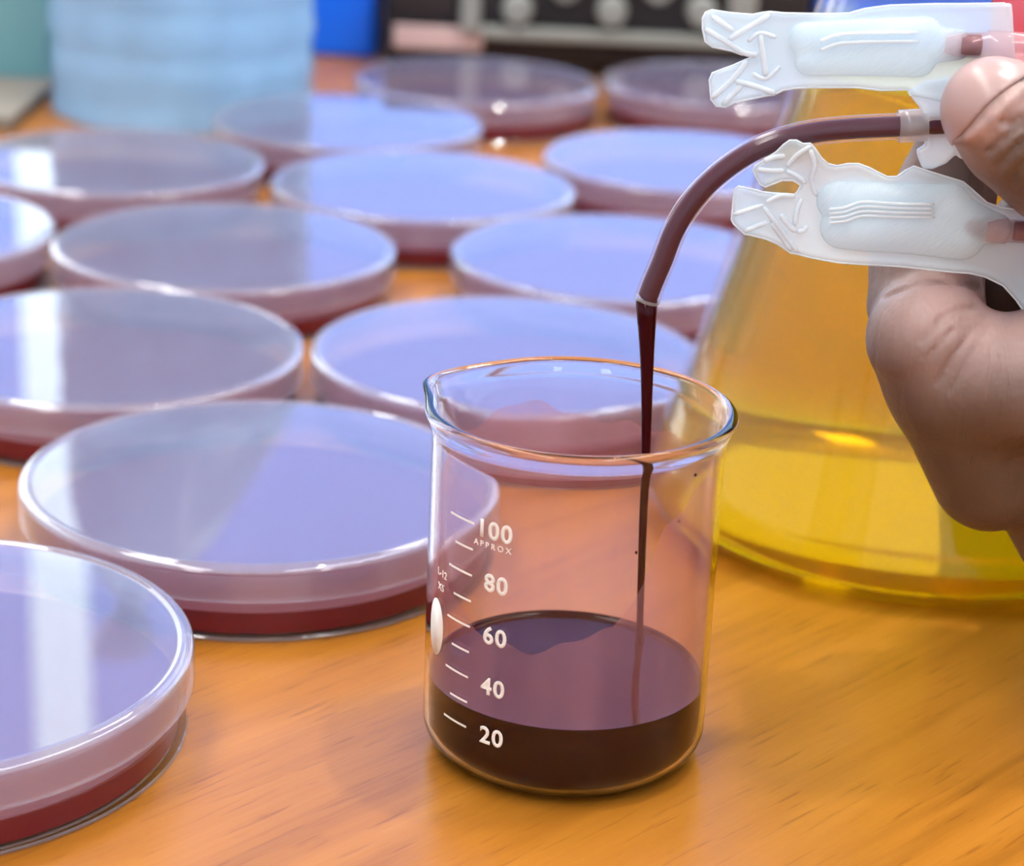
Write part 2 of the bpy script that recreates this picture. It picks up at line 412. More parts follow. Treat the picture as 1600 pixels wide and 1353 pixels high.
# sleeve of empty dishes
ME_ELID = ME_LID.copy(); ME_ELID.materials.clear(); [ME_ELID.materials.append(MAT['empty_dish']) for _ in (0, 1, 2)]
ME_EBASE = ME_BASE.copy(); ME_EBASE.materials.clear(); [ME_EBASE.materials.append(MAT['empty_dish']) for _ in (0, 1, 2)]
order = ['bottom', 'second', 'third', 'fourth', 'fifth', 'sixth', 'seventh', 'eighth', 'topmost']
SX, SY = -140.0, 888.0
for k in range(9):
    t = thing('empty_petri_dish', 'empty clear petri dish, %s of the wrapped stack%s' % (order[k], '' if k in (0, 8) else ' counted from below'), 'petri dish',
              ((SX + rng.normal() * 0.4) * MM, (SY + rng.normal() * 0.4) * MM, (0.4 + 16.5 * k) * MM), k * 1.1, 'empty dishes in the plastic sleeve')
    link('dish_base', ME_EBASE, None, t); link('lid', ME_ELID, None, t)
MAT['sleeve'] = thin_clear('milky_sleeve_film', 0.93, (0.38, 0.67, 1.0), ior=1.25, rough=0.2, trans=0.25)
def sleeve_fn(r, z, a):
    w = 0.5 * math.sin(5 * a + z * 0.05) + 0.4 * math.sin(11 * a - z * 0.09) + 0.75 * math.cos(2 * PI * (z - 3) / 16.5)
    return r + w * (1 if z < 150 else 2.2 * r / 52), z
prof = [(52.6, 0.3)] + [(52.6, z) for z in range(6, 148, 6)] + [(52, 150), (49, 158), (44.5, 170), (40, 184), (36, 200), (31, 216), (26, 228), (19, 238), (11, 246), (6, 252), (7, 258), (12, 268), (14, 276)]
me = lathe_mesh('plastic_sleeve', prof, 96, closed=False, fn=sleeve_fn)
for v in me.vertices: v.co.x -= 0.018 * max(0.0, (v.co.z - 0.150) / 0.077)
o = link('plastic_sleeve', me, MAT['sleeve'])
o.location = (SX * MM, SY * MM, 0)
tag(o, 'tall milky blue plastic sleeve wrapped round the stack of empty dishes', 'sleeve')

# ------------------------------------------------------------------ background things
MAT['blue'] = principled('blue_plastic', (0.0, 0.17, 1.0), 0.4, var=0.06)
MAT['blue_light'] = principled('blue_label', (0.2, 0.42, 0.8), 0.4)
MAT['teal'] = principled('teal_plastic', (0.17, 0.40, 0.43), 0.5, var=0.08)
MAT['beige'] = principled('beige_card', (0.22, 0.19, 0.15), 0.7, var=0.05)
MAT['black'] = principled('black_enamel', (0.008, 0.006, 0.006), 0.35, var=0.2)
MAT['grey_metal'] = principled('grey_metal', (0.3, 0.31, 0.28), 0.35, var=0.05, Metallic=0.2)
MAT['pink_label'] = principled('pinkish_label', (0.62, 0.45, 0.42), 0.6, var=0.06)
MAT['recess'] = principled('dark_recess', (0.012, 0.005, 0.005), 0.6, var=0.2)
def storage_box(name, x0, x1, y0, y1, h, mat, label, cat='box'):
    cx, cy = (x0 + x1) / 2, (y0 + y1) / 2
    t = thing(name, label, cat, (cx * MM, cy * MM, 0))
    bx, by = (x1 - x0) / 2 * MM, (y1 - y0) / 2 * MM
    boxo('box_body', -bx + 0.001, bx - 0.001, -by + 0.001, by - 0.001, 0, (h - 14) * MM, mat, t, 0.002)
    boxo('box_lid', -bx, bx, -by, by, (h - 14) * MM, h * MM, mat, t, 0.003)
    return t
storage_box('storage_box', -250, -70, 1016, 1120, 52, MAT['blue'], 'bright blue plastic box behind the wrapped dish stack, left of the instrument')
t = storage_box('storage_box', 128, 215, 1005, 1110, 52, MAT['blue'], 'bright blue plastic box right of the black instrument, above the flask')
boxo('side_label', -0.040, -0.0405 + 0.016, -0.0545, -0.0532 + 0.001, 0.006, 0.036, MAT['blue_light'], t)
storage_box('storage_box', -330, -199, 916, 1010, 60, MAT['teal'], 'teal green plastic box at the far left edge')
t = thing('cardboard_box', 'flat beige carton lying in front of the teal box', 'box', (-0.2115, 0.868, 0))
boxo('carton_body', -0.0155, 0.0155, -0.042, 0.042, 0, 0.005, MAT['beige'], t, 0.0006)
boxo('carton_flap', -0.0157, 0.0157, -0.0422, -0.012, 0.005, 0.0056, MAT['beige'], t)

ins = thing('instrument', 'black laboratory instrument with grey rail and a row of round knobs', 'instrument', (0.029, 0.985, 0))
IX = 29.0
def ib(name, x0, x1, y0, y1, z0, z1, mat, bev=0.0): return boxo(name, (x0 - IX) * MM, (x1 - IX) * MM, y0 * MM, y1 * MM, z0 * MM, z1 * MM, mat, ins, bev)
ib('housing', -66, 125, 6, 130, 4, 50, MAT['black'], 0.002)
ib('display_bay', -60, -34, 3.5, 6.2, 26, 48, MAT['recess'], 0.0005)
ib('label_plate', -61, -21, 3.0, 6.2, 10.5, 20.5, MAT['pink_label'], 0.0006)
ib('upright', -31, -22.5, -1, 6.5, 19, 49, MAT['grey_metal'], 0.0008)
ib('upright', 88, 100, -1, 6.5, 22, 49, MAT['grey_metal'], 0.0008)
ib('rail', -22, 100, -2, 6.5, 17.0, 22.0, MAT['grey_metal'], 0.001)
for x in (-58, 116):
    for y in (16, 118): ib('foot', x - 6, x + 6, y - 6, y + 6, 0, 4.2, MAT['black'])
kp = [(0, 0), (6.6, 0), (6.9, 1), (6.4, 8), (5.6, 9.2), (0, 9.4)]
ME_KNOB = lathe_mesh('knob', kp, 32, closed=False); ME_KNOB.materials.append(MAT['grey_metal']); sharpen(ME_KNOB)
for x, z in ((-6, 30), (36, 31), (76, 32.5), (15, 41), (56, 42)):
    k = link('knob', ME_KNOB, None, ins); k.location = ((x - IX) * MM, 6.1 * MM, z * MM); k.rotation_euler = (PI / 2, 0, 0)

# ------------------------------------------------------------------ erlenmeyer flask
FX, FY = 91.5, 471.0
def glass_mat(name, ior=1.47, col=(1, 1, 1), rough=0.0):
    m, nt, out = nodemat(name); g = N(nt, 'ShaderNodeBsdfGlass'); g.inputs['IOR'].default_value = ior; g.inputs['Color'].default_value = (*col, 1); g.inputs['Roughness'].default_value = rough
    nt.links.new(g.outputs[0], out.inputs[0]); return m
MAT['flask_glass'] = thin_clear('flask_glass', 0.03, (0.30, 0.22, 0.19), ior=1.3)  # brown haze paints in the dark refracted band of the wall
def yellow_mat():
    m, nt, out = nodemat('yellow_broth')
    rf = N(nt, 'ShaderNodeBsdfGlass'); rf.inputs['IOR'].default_value = 1.33; rf.inputs['Color'].default_value = (0.81, 0.62, 0.0, 1); rf.inputs['Roughness'].default_value = 0.06
    tl = N(nt, 'ShaderNodeBsdfTranslucent'); tl.inputs['Color'].default_value = (1.0, 0.76, 0.0, 1)
    df = N(nt, 'ShaderNodeBsdfDiffuse'); df.inputs['Color'].default_value = (0.9, 0.66, 0.0, 1)
    a = N(nt, 'ShaderNodeMixShader'); a.inputs[0].default_value = 0.4
    nt.links.new(tl.outputs[0], a.inputs[1]); nt.links.new(df.outputs[0], a.inputs[2])
    b = N(nt, 'ShaderNodeMixShader'); b.inputs[0].default_value = 0.18
    nt.links.new(rf.outputs[0], b.inputs[1]); nt.links.new(a.outputs[0], b.inputs[2])
    nt.links.new(b.outputs[0], out.inputs[0]); return m
MAT['yellow'] = yellow_mat()
fl = thing('erlenmeyer_flask', 'conical glass flask filled with clear yellow liquid, behind the beaker', 'flask', (FX * MM, FY * MM, 0))
def cone_r(z): return 61.5 - 0.27 * z
def wall(z): return 0.6 + 1.9 * min(1.0, max(0.0, (z - 12) / 60))
outer = [(0, 0.6), (46, 0.4), (50, 0.0)] + arc(51.2, 8.0, 8.0, -90, 12, 8)[1:] + [(cone_r(z), z) for z in range(14, 150, 8)]
outer += [(cone_r(150), 150), (19.4, 157), (18.2, 163), (17.6, 170), (17.6, 195), (18.6, 198), (20.2, 199), (20.8, 200.5), (20.2, 202), (18.0, 202)]
inner = [(15.6, 198), (15.6, 170), (16.2, 163), (17.4, 157)] + [(cone_r(z) - wall(z), z) for z in range(150, 12, -8)] + [(58.4, 9.0), (56.3, 3.2), (50.8, 0.9), (0, 0.9)]
o = link('glass_wall', lathe_mesh('glass_wall', outer + inner, 128, closed=False), MAT['flask_glass'], fl)
LQ = 101.0
liq = [(0, 1.0), (50.6, 1.0), (56.1, 3.4), (58.2, 9.2)] + [(cone_r(z) - wall(z) - 0.2, z) for z in list(range(13, 98, 7)) + [LQ]] + [(cone_r(LQ) - 4.5, LQ - 0.5), (10, LQ - 0.5), (0, LQ - 0.5)]
link('yellow_liquid', lathe_mesh('yellow_liquid', liq, 128, closed=False), MAT['yellow'], fl)

# ------------------------------------------------------------------ beaker
BX, BY = 11.3, 351.35
RB = 24.94
MAT['beaker_glass'] = glass_mat('borosilicate_glass', 1.34, (0.99, 0.985, 0.985))
bk = thing('beaker', 'small glass measuring beaker holding dark blood, white volume marks on its side', 'beaker', (BX * MM, BY * MM, 0))
SPA = math.radians(150)
def spout(r, z, a):
    d = (a - SPA + PI) % (2 * PI) - PI
    k = math.exp(-(d / 0.27) ** 2) * max(0.0, min(1.0, (z - 53.5) / 10.0)) ** 1.6
    k2 = math.exp(-((abs(d) - 0.55) / 0.2) ** 2) * max(0.0, min(1.0, (z - 55) / 9.0))
    return r + 3.6 * k - 0.5 * k2, z - 0.9 * k + 0.15 * k2
RI = RB - 0.9
b_out = [(0, 0.35), (18.5, 0.1)] + arc(18.8, 6.14, 6.14, -90, 0, 9) + [(RB, z) for z in (10, 16, 22, 28, 34, 40, 46, 52, 55)] + [(RB + 0.08, 57.5), (RB + 0.35, 59.6), (RB + 0.9, 61.2)]
b_rim = [(25.6 + 0.0 + 1.05 * math.cos(math.radians(a)), 62.85 + 1.0 * math.sin(math.radians(a))) for a in (-30, 0, 30, 60, 90, 120, 150, 180)]
b_in = [(RI + 0.55, 61.2), (RI + 0.25, 59.8), (RI + 0.05, 57.8)] + [(RI, z) for z in (55, 52, 46, 40, 34, 28, 22, 16, 10)] + arc(18.9, 6.3, RI - 18.9, 0, -90, 8)[0:-1] + [(18.9, 1.16), (0, 1.25)]
link('glass_wall', lathe_mesh('beaker_wall', b_out + b_rim + b_in, 160, closed=False, fn=spout), MAT['beaker_glass'], bk)

MAT['print'] = principled('white_print', (0.82, 0.8, 0.74), 0.5, var=0.05, nscale=400)
def cyl_pt(ang, z, r=RB + 0.05): return (r * MM * math.cos(ang), r * MM * math.sin(ang), z * MM)
def cyl_patch(name, a0, a1, z0, z1, n=8, slant=0.0):
    v, f = [], []
    for i in range(n + 1):
        a = math.radians(a0 + (a1 - a0) * i / n); s = slant * i / n
        for r in (RB + 0.01, RB + 0.08):
            v.append(cyl_pt(a, z0 + s, r)); v.append(cyl_pt(a, z1 + s, r))
    for i in range(n):
        p, q = i * 4, i * 4 + 4
        f += [(p + 2, q + 2, q + 3, p + 3), (p, p + 1, q + 1, q), (p + 1, p + 3, q + 3, q + 1), (p, q, q + 2, p + 2)]
    f += [(0, 2, 3, 1), (4 * n, 4 * n + 1, 4 * n + 3, 4 * n + 2)]
    return mesh_py(name, v, f, False)
for k, v in enumerate(range(20, 101, 10)):
    z = 11.55 + k * 4.63
    a0 = -146.1 if v % 20 == 0 else -142.4
    link('graduation_mark', cyl_patch('graduation_mark', a0, -132.4, z - 0.17, z + 0.17), MAT['print'], bk)
def cyl_text(name, txt, ang, z, h, spacing=1.0, bold=0.035, squeeze=1.0):
    cu = bpy.data.curves.new('text', 'FONT'); cu.body = txt; cu.align_x = 'CENTER'; cu.align_y = 'CENTER'; cu.size = h / 0.72
    cu.space_character = spacing; cu.resolution_u = 4; cu.offset = bold * h; cu.fill_mode = 'FRONT'
    to = bpy.data.objects.new('text', cu); COL.objects.link(to)
    dg = bpy.context.evaluated_depsgraph_get(); me = bpy.data.meshes.new_from_object(to.evaluated_get(dg))
    bpy.data.objects.remove(to)
    bm = bmesh.new(); bm.from_mesh(me)
    bmesh.ops.subdivide_edges(bm, edges=[e for e in bm.edges if e.calc_length() > 0.8], cuts=2)
    ex = bmesh.ops.extrude_face_region(bm, geom=bm.faces[:])
    for v in ex['geom']:
        if isinstance(v, bmesh.types.BMVert): v.co.z += 0.06
    for v in bm.verts:
        a = math.radians(ang) + v.co.x * squeeze / RB
        v.co = Vector(cyl_pt(a, z + v.co.y, RB + 0.015 + v.co.z))
    bmesh.ops.recalc_face_normals(bm, faces=bm.faces)
    bm.to_mesh(me); bm.free(); me.materials.clear()
    return link(name, me, MAT['print'], bk)
for txt, z, a in (('100', 48.2, -122.8), ('80', 39.0, -121.0), ('60', 29.65, -120.6), ('40', 20.4, -120.5), ('20', 11.35, -120.2)):
    cyl_text('volume_number', txt, a, z, 3.1, 1.12)
cyl_text('approx_text', 'APPROX', -123.5, 45.6, 1.05, 1.5, 0.0)
cyl_text('small_print', 'L-12', -151.5, 36.6, 1.3, 1.05, 0.01)
cyl_text('small_print', 'X5', -152.0, 34.0, 1.3, 1.05, 0.01)
# oval white write-on patch at the left edge
v = [cyl_pt(math.radians(-155.5), 26.2, RB + 0.09)]; nO = 28
for i in range(nO):
    t_ = 2 * PI * i / nO; v.append(cyl_pt(math.radians(-155.5 + 6.2 * math.cos(t_)), 26.2 + 5.2 * math.sin(t_), RB + 0.07))
for i in range(nO):
    t_ = 2 * PI * i / nO; v.append(cyl_pt(math.radians(-155.5 + 6.2 * math.cos(t_)), 26.2 + 5.2 * math.sin(t_), RB + 0.01))
f = [(0, 1 + i, 1 + (i + 1) % nO) for i in range(nO)] + [(1 + i, 1 + nO + i, 1 + nO + (i + 1) % nO, 1 + (i + 1) % nO) for i in range(nO)]
link('oval_patch', mesh_py('oval_patch', v, f), MAT['print'], bk)

# ------------------------------------------------------------------ blood in the beaker
def film_mat():
    m, nt, out = nodemat('blood_film')
    tr = N(nt, 'ShaderNodeBsdfTransparent'); tr.inputs['Color'].default_value = (1.0, 0.93, 0.92, 1)
    df = N(nt, 'ShaderNodeBsdfDiffuse'); df.inputs['Color'].default_value = (0.70, 0.29, 0.30, 1)
    tl = N(nt, 'ShaderNodeBsdfTranslucent'); tl.inputs['Color'].default_value = (0.70, 0.29, 0.30, 1)
    h = N(nt, 'ShaderNodeMixShader'); h.inputs[0].default_value = 0.5
    nt.links.new(df.outputs[0], h.inputs[1]); nt.links.new(tl.outputs[0], h.inputs[2])
    tc = N(nt, 'ShaderNodeTexCoord'); mp = N(nt, 'ShaderNodeMapping'); mp.inputs['Scale'].default_value = (160, 160, 14)
    no = N(nt, 'ShaderNodeTexNoise'); no.inputs['Scale'].default_value = 1; no.inputs['Detail'].default_value = 3
    nt.links.new(tc.outputs['Object'], mp.inputs[0]); nt.links.new(mp.outputs[0], no.inputs['Vector'])
    mr = N(nt, 'ShaderNodeMapRange'); mr.inputs['From Min'].default_value = 0.3; mr.inputs['From Max'].default_value = 0.75
    mr.inputs['To Min'].default_value = 0.2; mr.inputs['To Max'].default_value = 0.38
    nt.links.new(no.outputs['Fac'], mr.inputs['Value'])
    a = N(nt, 'ShaderNodeMixShader'); nt.links.new(mr.outputs[0], a.inputs[0]); nt.links.new(tr.outputs[0], a.inputs[1]); nt.links.new(h.outputs[0], a.inputs[2])
    nt.links.new(a.outputs[0], out.inputs[0]); return m
MAT['blood'] = principled('dark_blood', (0.03, 0.0005, 0.003), 0.07, var=0.1, **{'Specular IOR Level': 0.16})
MAT['blood_film'] = film_mat()
BL = 13.85
RLQ = RI - 0.012
bl_prof = [(0, 1.33), (18.9, 1.24)] + [(18.9 + (RLQ - 18.9) * math.sin(math.radians(a)), 6.3 - 5.06 * math.cos(math.radians(a))) for a in [11.25 * k for k in range(1, 9)]] + [(RLQ, 10), (RLQ, BL + 1.0), (RLQ - 0.25, BL + 0.45), (RLQ - 0.8, BL + 0.12), (RLQ - 2, BL), (12, BL), (0, BL)]
MAT['blood_side'] = principled('blood_at_glass', (0.02, 0.0003, 0.002), 0.5, var=0.1, **{'Specular IOR Level': 0.0})
bl = link('blood', lathe_mesh('blood', bl_prof, 160, closed=False), MAT['blood'])
bl.location = (BX * MM, BY * MM, 0)
bl.data.materials.append(MAT['blood_side'])
for p in bl.data.polygons:
    if p.center.z < (BL - 0.4) * MM or math.hypot(p.center.x, p.center.y) > (RLQ - 0.05) * MM: p.material_index = 1
tag(bl, 'dark wine red blood filling the bottom of the glass beaker', 'blood')
def film_top(deg):
    pts = [(-180, 46), (-150, 36), (-132, 29), (-100, 29), (-74, 33), (-62, 42), (-55, 50), (-30, 56), (20, 55), (60, 52), (90, 54), (120, 56), (150, 52), (180, 46)]
    return np.interp((deg + 180) % 360 - 180, [p[0] for p in pts], [p[1] for p in pts])
v, f = [], []; nA, nZ = 160, 12
for i in range(nA):
    d = -180 + 360 * i / nA; top = film_top(d) + 0.7 * math.sin(d * 0.13) + 0.5 * math.sin(d * 0.31)
    for k in range(nZ):
        z = BL + 1.0 + (top - BL - 1.0) * k / (nZ - 1)
        v.append(((RI - 0.08) * MM * math.cos(math.radians(d)), (RI - 0.08) * MM * math.sin(math.radians(d)), z * MM))
for i in range(nA):
    j = (i + 1) % nA
    for k in range(nZ - 1): f.append((i * nZ + k, j * nZ + k, j * nZ + k + 1, i * nZ + k + 1))
link('blood_film', mesh_py('blood_film', v, f), MAT['blood_film'], bl)

def cyl_hit(px, py, r):
    d = ray(px, py); o = np.array([-BX, -BY]); v = d[:2]; a_ = v @ v; b_ = 2 * o @ v; c_ = o @ o - r * r
    t_ = (-b_ - math.sqrt(b_ * b_ - 4 * a_ * c_)) / (2 * a_); p = o + t_ * v
    return np.array([p[0], p[1], CAMH + t_ * d[2]])
for px, py, r in ((1058, 813, 0.32), (1083, 740, 0.3), (993, 862, 0.3)):
    p = cyl_hit(px, py, RI - r - 0.06)
    link('blood_speck', lathe_mesh('blood_speck', [(0, -r)] + [(r * 0.8 * math.sin(q), -r * math.cos(q)) for q in (0.5, 1.0, 1.57, 2.1, 2.6)] + [(0, r)], 10, closed=False), MAT['blood'], bl).location = tuple(p * MM)
# pouring stream
e0 = M(1010, 468)
foot = np.array([25.0, HAND_Y, BL - 0.3])
sp, sr = [], []
for i in range(24):
    t_ = i / 23
    p = e0 + (foot - e0) * t_; p[0] += 0.7 * math.sin(PI * t_) * (1 - t_)
    sp.append(p); sr.append(0.62 + 1.15 * math.exp(-t_ * 6.5) + 0.25 * (1 - t_) + (0.35 * max(0, (t_ - 0.96) / 0.04) ** 2))
sr[0] *= 0.95
st = link('blood_stream', rings_mesh('blood_stream', sp, sr, 20), MAT['blood'])
tag(st, 'thin dark red stream of blood falling from the tube into the beaker', 'stream')

# ------------------------------------------------------------------ blood bag: ports, tube, wings, bag
def pe_mat(name, opac=0.62, col=(0.88, 0.98, 1.0), bump=False):
    m, nt, out = nodemat(name)
    tr = N(nt, 'ShaderNodeBsdfTransparent'); tr.inputs['Color'].default_value = (0.95, 0.98, 1, 1)
    df = N(nt, 'ShaderNodeBsdfDiffuse'); df.inputs['Color'].default_value = (*col, 1)
    tl = N(nt, 'ShaderNodeBsdfTranslucent'); tl.inputs['Color'].default_value = (*col, 1)
    h = N(nt, 'ShaderNodeMixShader'); h.inputs[0].default_value = 0.5
    nt.links.new(df.outputs[0], h.inputs[1]); nt.links.new(tl.outputs[0], h.inputs[2])
    a = N(nt, 'ShaderNodeMixShader'); a.inputs[0].default_value = opac
    nt.links.new(tr.outputs[0], a.inputs[1]); nt.links.new(h.outputs[0], a.inputs[2])
    gl = N(nt, 'ShaderNodeBsdfGlossy'); gl.inputs['Roughness'].default_value = 0.13
    fr = shell_fresnel(nt, 1.45)
    c = N(nt, 'ShaderNodeMixShader'); nt.links.new(fr.outputs[0], c.inputs[0]); nt.links.new(a.outputs[0], c.inputs[1]); nt.links.new(gl.outputs[0], c.inputs[2])
    tc = N(nt, 'ShaderNodeTexCoord')
    if bump:
        mp = N(nt, 'ShaderNodeMapping'); mp.inputs['Rotation'].default_value = (0, math.radians(-35), 0)
        wv = N(nt, 'ShaderNodeTexWave'); wv.inputs['Scale'].default_value = 800; wv.inputs['Distortion'].default_value = 0.4
        nt.links.new(tc.outputs['Object'], mp.inputs[0]); nt.links.new(mp.outputs[0], wv.inputs['Vector']); src = wv.outputs['Fac']; d = 0.00015
    else:
        no = N(nt, 'ShaderNodeTexNoise'); no.inputs['Scale'].default_value = 250; nt.links.new(tc.outputs['Object'], no.inputs['Vector']); src = no.outputs['Fac']; d = 0.0002
    b = N(nt, 'ShaderNodeBump'); b.inputs['Strength'].default_value = 0.35; b.inputs['Distance'].default_value = d
    nt.links.new(src, b.inputs['Height'])
    for q in (df, tl, gl): nt.links.new(b.outputs[0], q.inputs['Normal'])
    nt.links.new(c.outputs[0], out.inputs[0]); return m
MAT['pe'] = pe_mat('translucent_polythene', 0.5)
MAT['pe_pocket'] = pe_mat('ridged_polythene', 0.55, bump=True)
MAT['pe_rib'] = pe_mat('raised_polythene', 0.85, (0.93, 0.98, 1.0))
MAT['tube_wall'] = thin_clear('clear_tube_wall', 0.05, (0.74, 0.45, 0.56), tint=(1, 0.95, 0.95), ior=1.45, rough=0.12)
MAT['tube_blood'] = principled('tube_blood', (0.045, 0.002, 0.014), 0.4, var=0.15, nscale=200, **{'Specular IOR Level': 0.2})
MAT['collar'] = thin_clear('collar_plastic', 0.42, (0.8, 0.76, 0.75), ior=1.45, rough=0.1)

bag = thing('blood_bag', 'clear plastic blood bag with winged port covers and outlet tube, held in hand', 'blood bag', tuple(M(1500, 200) * MM))
bag_loc = M(1500, 200)
def bag_part(name, me, mat, parent=None):
    """parts are modelled in world mm; shift into the bag's frame"""
    if parent is None or parent is bag:
        o = link(name, me, mat, bag); o.location = tuple(-bag_loc * MM)
    else:
        o = link(name, me, mat, parent)
    return o
MMPX = float(np.linalg.norm(M(1300, 300) - M(1301, 300)))     # mm per pixel in the hand plane

def poly_sd(px, py, poly):
    d = np.full(px.shape, 1e9); ins_ = np.zeros(px.shape, bool)
    n = len(poly)
    for i in range(n):
        x0, y0 = poly[i]; x1, y1 = poly[(i + 1) % n]
        ex, ey = x1 - x0, y1 - y0
        t_ = np.clip(((px - x0) * ex + (py - y0) * ey) / (ex * ex + ey * ey + 1e-9), 0, 1)
        d = np.minimum(d, np.hypot(px - x0 - t_ * ex, py - y0 - t_ * ey))
        c = ((y0 <= py) & (y1 > py)) | ((y1 <= py) & (y0 > py))
        with np.errstate(divide='ignore', invalid='ignore'):
            xi = x0 + (py - y0) * ex / (ey if ey != 0 else 1e-9)
        ins_ ^= c & (px < xi)
    return np.where(ins_, -d, d)
# plates live in a plane facing the viewer's side: local frame (u right, v down in mm, w depth)
P0 = M(1300, 250); PU = M(1301, 250) - M(1300, 250); PU /= np.linalg.norm(PU)
PV = M(1300, 251) - M(1300, 250); PV /= np.linalg.norm(PV)
PW = np.cross(PU, PV); PW /= np.linalg.norm(PW)
if PW[1] < 0: PW = -PW
LOC = np.stack([PU, PV, PW], 0)
def to_local(px, py): return ((M(px, py) - P0) @ LOC.T)[:2]
def plate_mesh(name, poly_px, w0, th, warp=None, vox=0.33, rnd=0.35, bead=0.0):
    poly = [to_local(*p) for p in poly_px]
    A = np.array(poly); lo = (*(A.min(0) - 1), w0 - 4); hi = (*(A.max(0) + 1), w0 + 4)
    def f(P):
        sd = poly_sd(P[..., 0], P[..., 1], poly)
        w = P[..., 2] - w0 - (warp(P[..., 0], P[..., 1]) if warp else 0)
        t2 = th / 2 + bead * np.exp(-((sd + 0.55) / 0.45) ** 2)
        return smax(sd, np.abs(w) - t2, rnd)
    me, V = sdf_mesh(name, f, lo, hi, vox, 1)
    Wd = P0 + V @ LOC
    me.vertices.foreach_set('co', (Wd * MM).ravel()); me.update()
    return me
def cap_mesh(name, caps, lo_px, hi_px, w0, k=1.2, flat=0.62, vox=0.33, wr=None, cut=None):
    """union of capsules in the plate's frame, squashed in depth. caps: (px0, py0, px1, py1, r0, r1) radii in px"""
    C = [(np.append(to_local(c[0], c[1]), w0), np.append(to_local(c[2], c[3]), w0), c[4] * MMPX, c[5] * MMPX) for c in caps]
    a = to_local(*lo_px); b = to_local(*hi_px)
    lo = (min(a[0], b[0]), min(a[1], b[1]), w0 - 6); hi = (max(a[0], b[0]), max(a[1], b[1]), w0 + 6)
    def f(P):
        Q = P.copy(); Q[..., 2] = w0 + (P[..., 2] - w0 - (wr(P[..., 0], P[..., 1]) if wr else 0)) / flat
        d = None
        for c in C:
            e = cone_sdf(Q, *c); d = e if d is None else smin(d, e, k)
        return d * flat
    me, V = sdf_mesh(name, f, lo, hi, vox, 1)
    Wd = P0 + V @ LOC
    me.vertices.foreach_set('co', (Wd * MM).ravel()); me.update()
    return me
def rib(parent, pts, r=3.0, w=-1.0, name='rib', mat='pe_rib', wr=None):
    L = []
    for p in spline(pts, 5) if len(pts) > 2 else [np.array(pts[0], float) + (np.array(pts[1], float) - np.array(pts[0], float)) * k / 6 for k in range(7)]:
        u = to_local(p[0], p[1]); wz = w + (wr(u[0], u[1]) if wr else 0)
        L.append(P0 + np.array([u[0], u[1], wz]) @ LOC)
    n = len(L); rr = [1.35 * r * MMPX * (0.5 if i in (0, n - 1) else 1.0) for i in range(n)]
    return bag_part(name, rings_mesh(name, L, rr, 10), MAT[mat], parent)

# upper port cover
UP = [(1106, 50), (1107, 34), (1112, 25), (1122, 21), (1150, 24), (1185, 25), (1200, 21), (1212, 19), (1232, 20), (1300, 19), (1335, 17), (1360, 9), (1400, 2), (1470, -4), (1592, -10), (1594, 90), (1560, 150),
      (1480, 150), (1426, 141), (1421, 132), (1380, 135), (1340, 132), (1270, 134), (1244, 136), (1226, 140), (1212, 148), (1200, 150), (1150, 163), (1136, 171), (1122, 170), (1114, 160), (1113, 130), (1118, 119), (1150, 106), (1170, 96), (1188, 88),
      (1176, 87), (1165, 88), (1150, 83), (1120, 78), (1109, 70)]
warp_u = lambda u, v: 0.35 * np.sin(u * 0.22) + 0.02 * u
pu = bag_part('port_cover', plate_mesh('port_cover', UP, -1.5, 0.9, warp_u, bead=0.25), MAT['pe'])
bag_part('pocket', cap_mesh('pocket', [(1266, 60, 1450, 50, 28, 34), (1270, 92, 1440, 84, 25, 28), (1440, 60, 1500, 58, 34, 25)], (1225, -5), (1615, 140), -1.5, 0.5, 0.6, wr=warp_u), MAT['pe_pocket'], pu)
for pts in ([(1121, 29), (1154, 52)], [(1110, 50), (1146, 71), (1171, 85), (1190, 86)], [(1146, 65), (1178, 44), (1211, 23)], [(1115, 158), (1152, 123), (1173, 96)], [(1131, 167), (1165, 133)], [(1152, 129), (1185, 136), (1215, 145)]):
    rib(pu, pts, 3.4, -2.15, wr=warp_u)
for pts in ([(1195, 54), (1198, 86), (1201, 119)], [(1175, 67), (1194, 52), (1219, 58)], [(1179, 115), (1200, 123), (1223, 102)]):
    rib(pu, pts, 3.6 if pts[0] == (1195, 54) else 2.6, -2.2, 'raised_arrow', wr=warp_u)
for y0, y1 in ((44, 38), (58, 52)): rib(pu, [(1285, y0 + 14), (1310, y0 + 4), (1340, y0), (1440, y1)], 2.0, -4.2, 'ridge', wr=warp_u)

def edge_bead(parent, poly, w, wr, r=1.6, loop=True):
    n_ = len(poly); L = []
    for i in range(n_ if loop else n_ - 1):
        a = np.array(poly[i], float); b = np.array(poly[(i + 1) % n_], float)
        for k in range(max(1, int(np.hypot(*(b - a)) // 12))):
            p = a + (b - a) * k / max(1, int(np.hypot(*(b - a)) // 12)); u = to_local(*p); L.append(P0 + np.array([u[0], u[1], w + wr(u[0], u[1])]) @ LOC)
    if loop: L.append(L[0])
    bag_part('welded_edge', rings_mesh('welded_edge', L, [r * MMPX] * len(L), 8, cap=False), MAT['pe_rib'], parent)
edge_bead(pu, UP[18:] + UP[:15], -1.9, warp_u, loop=False)
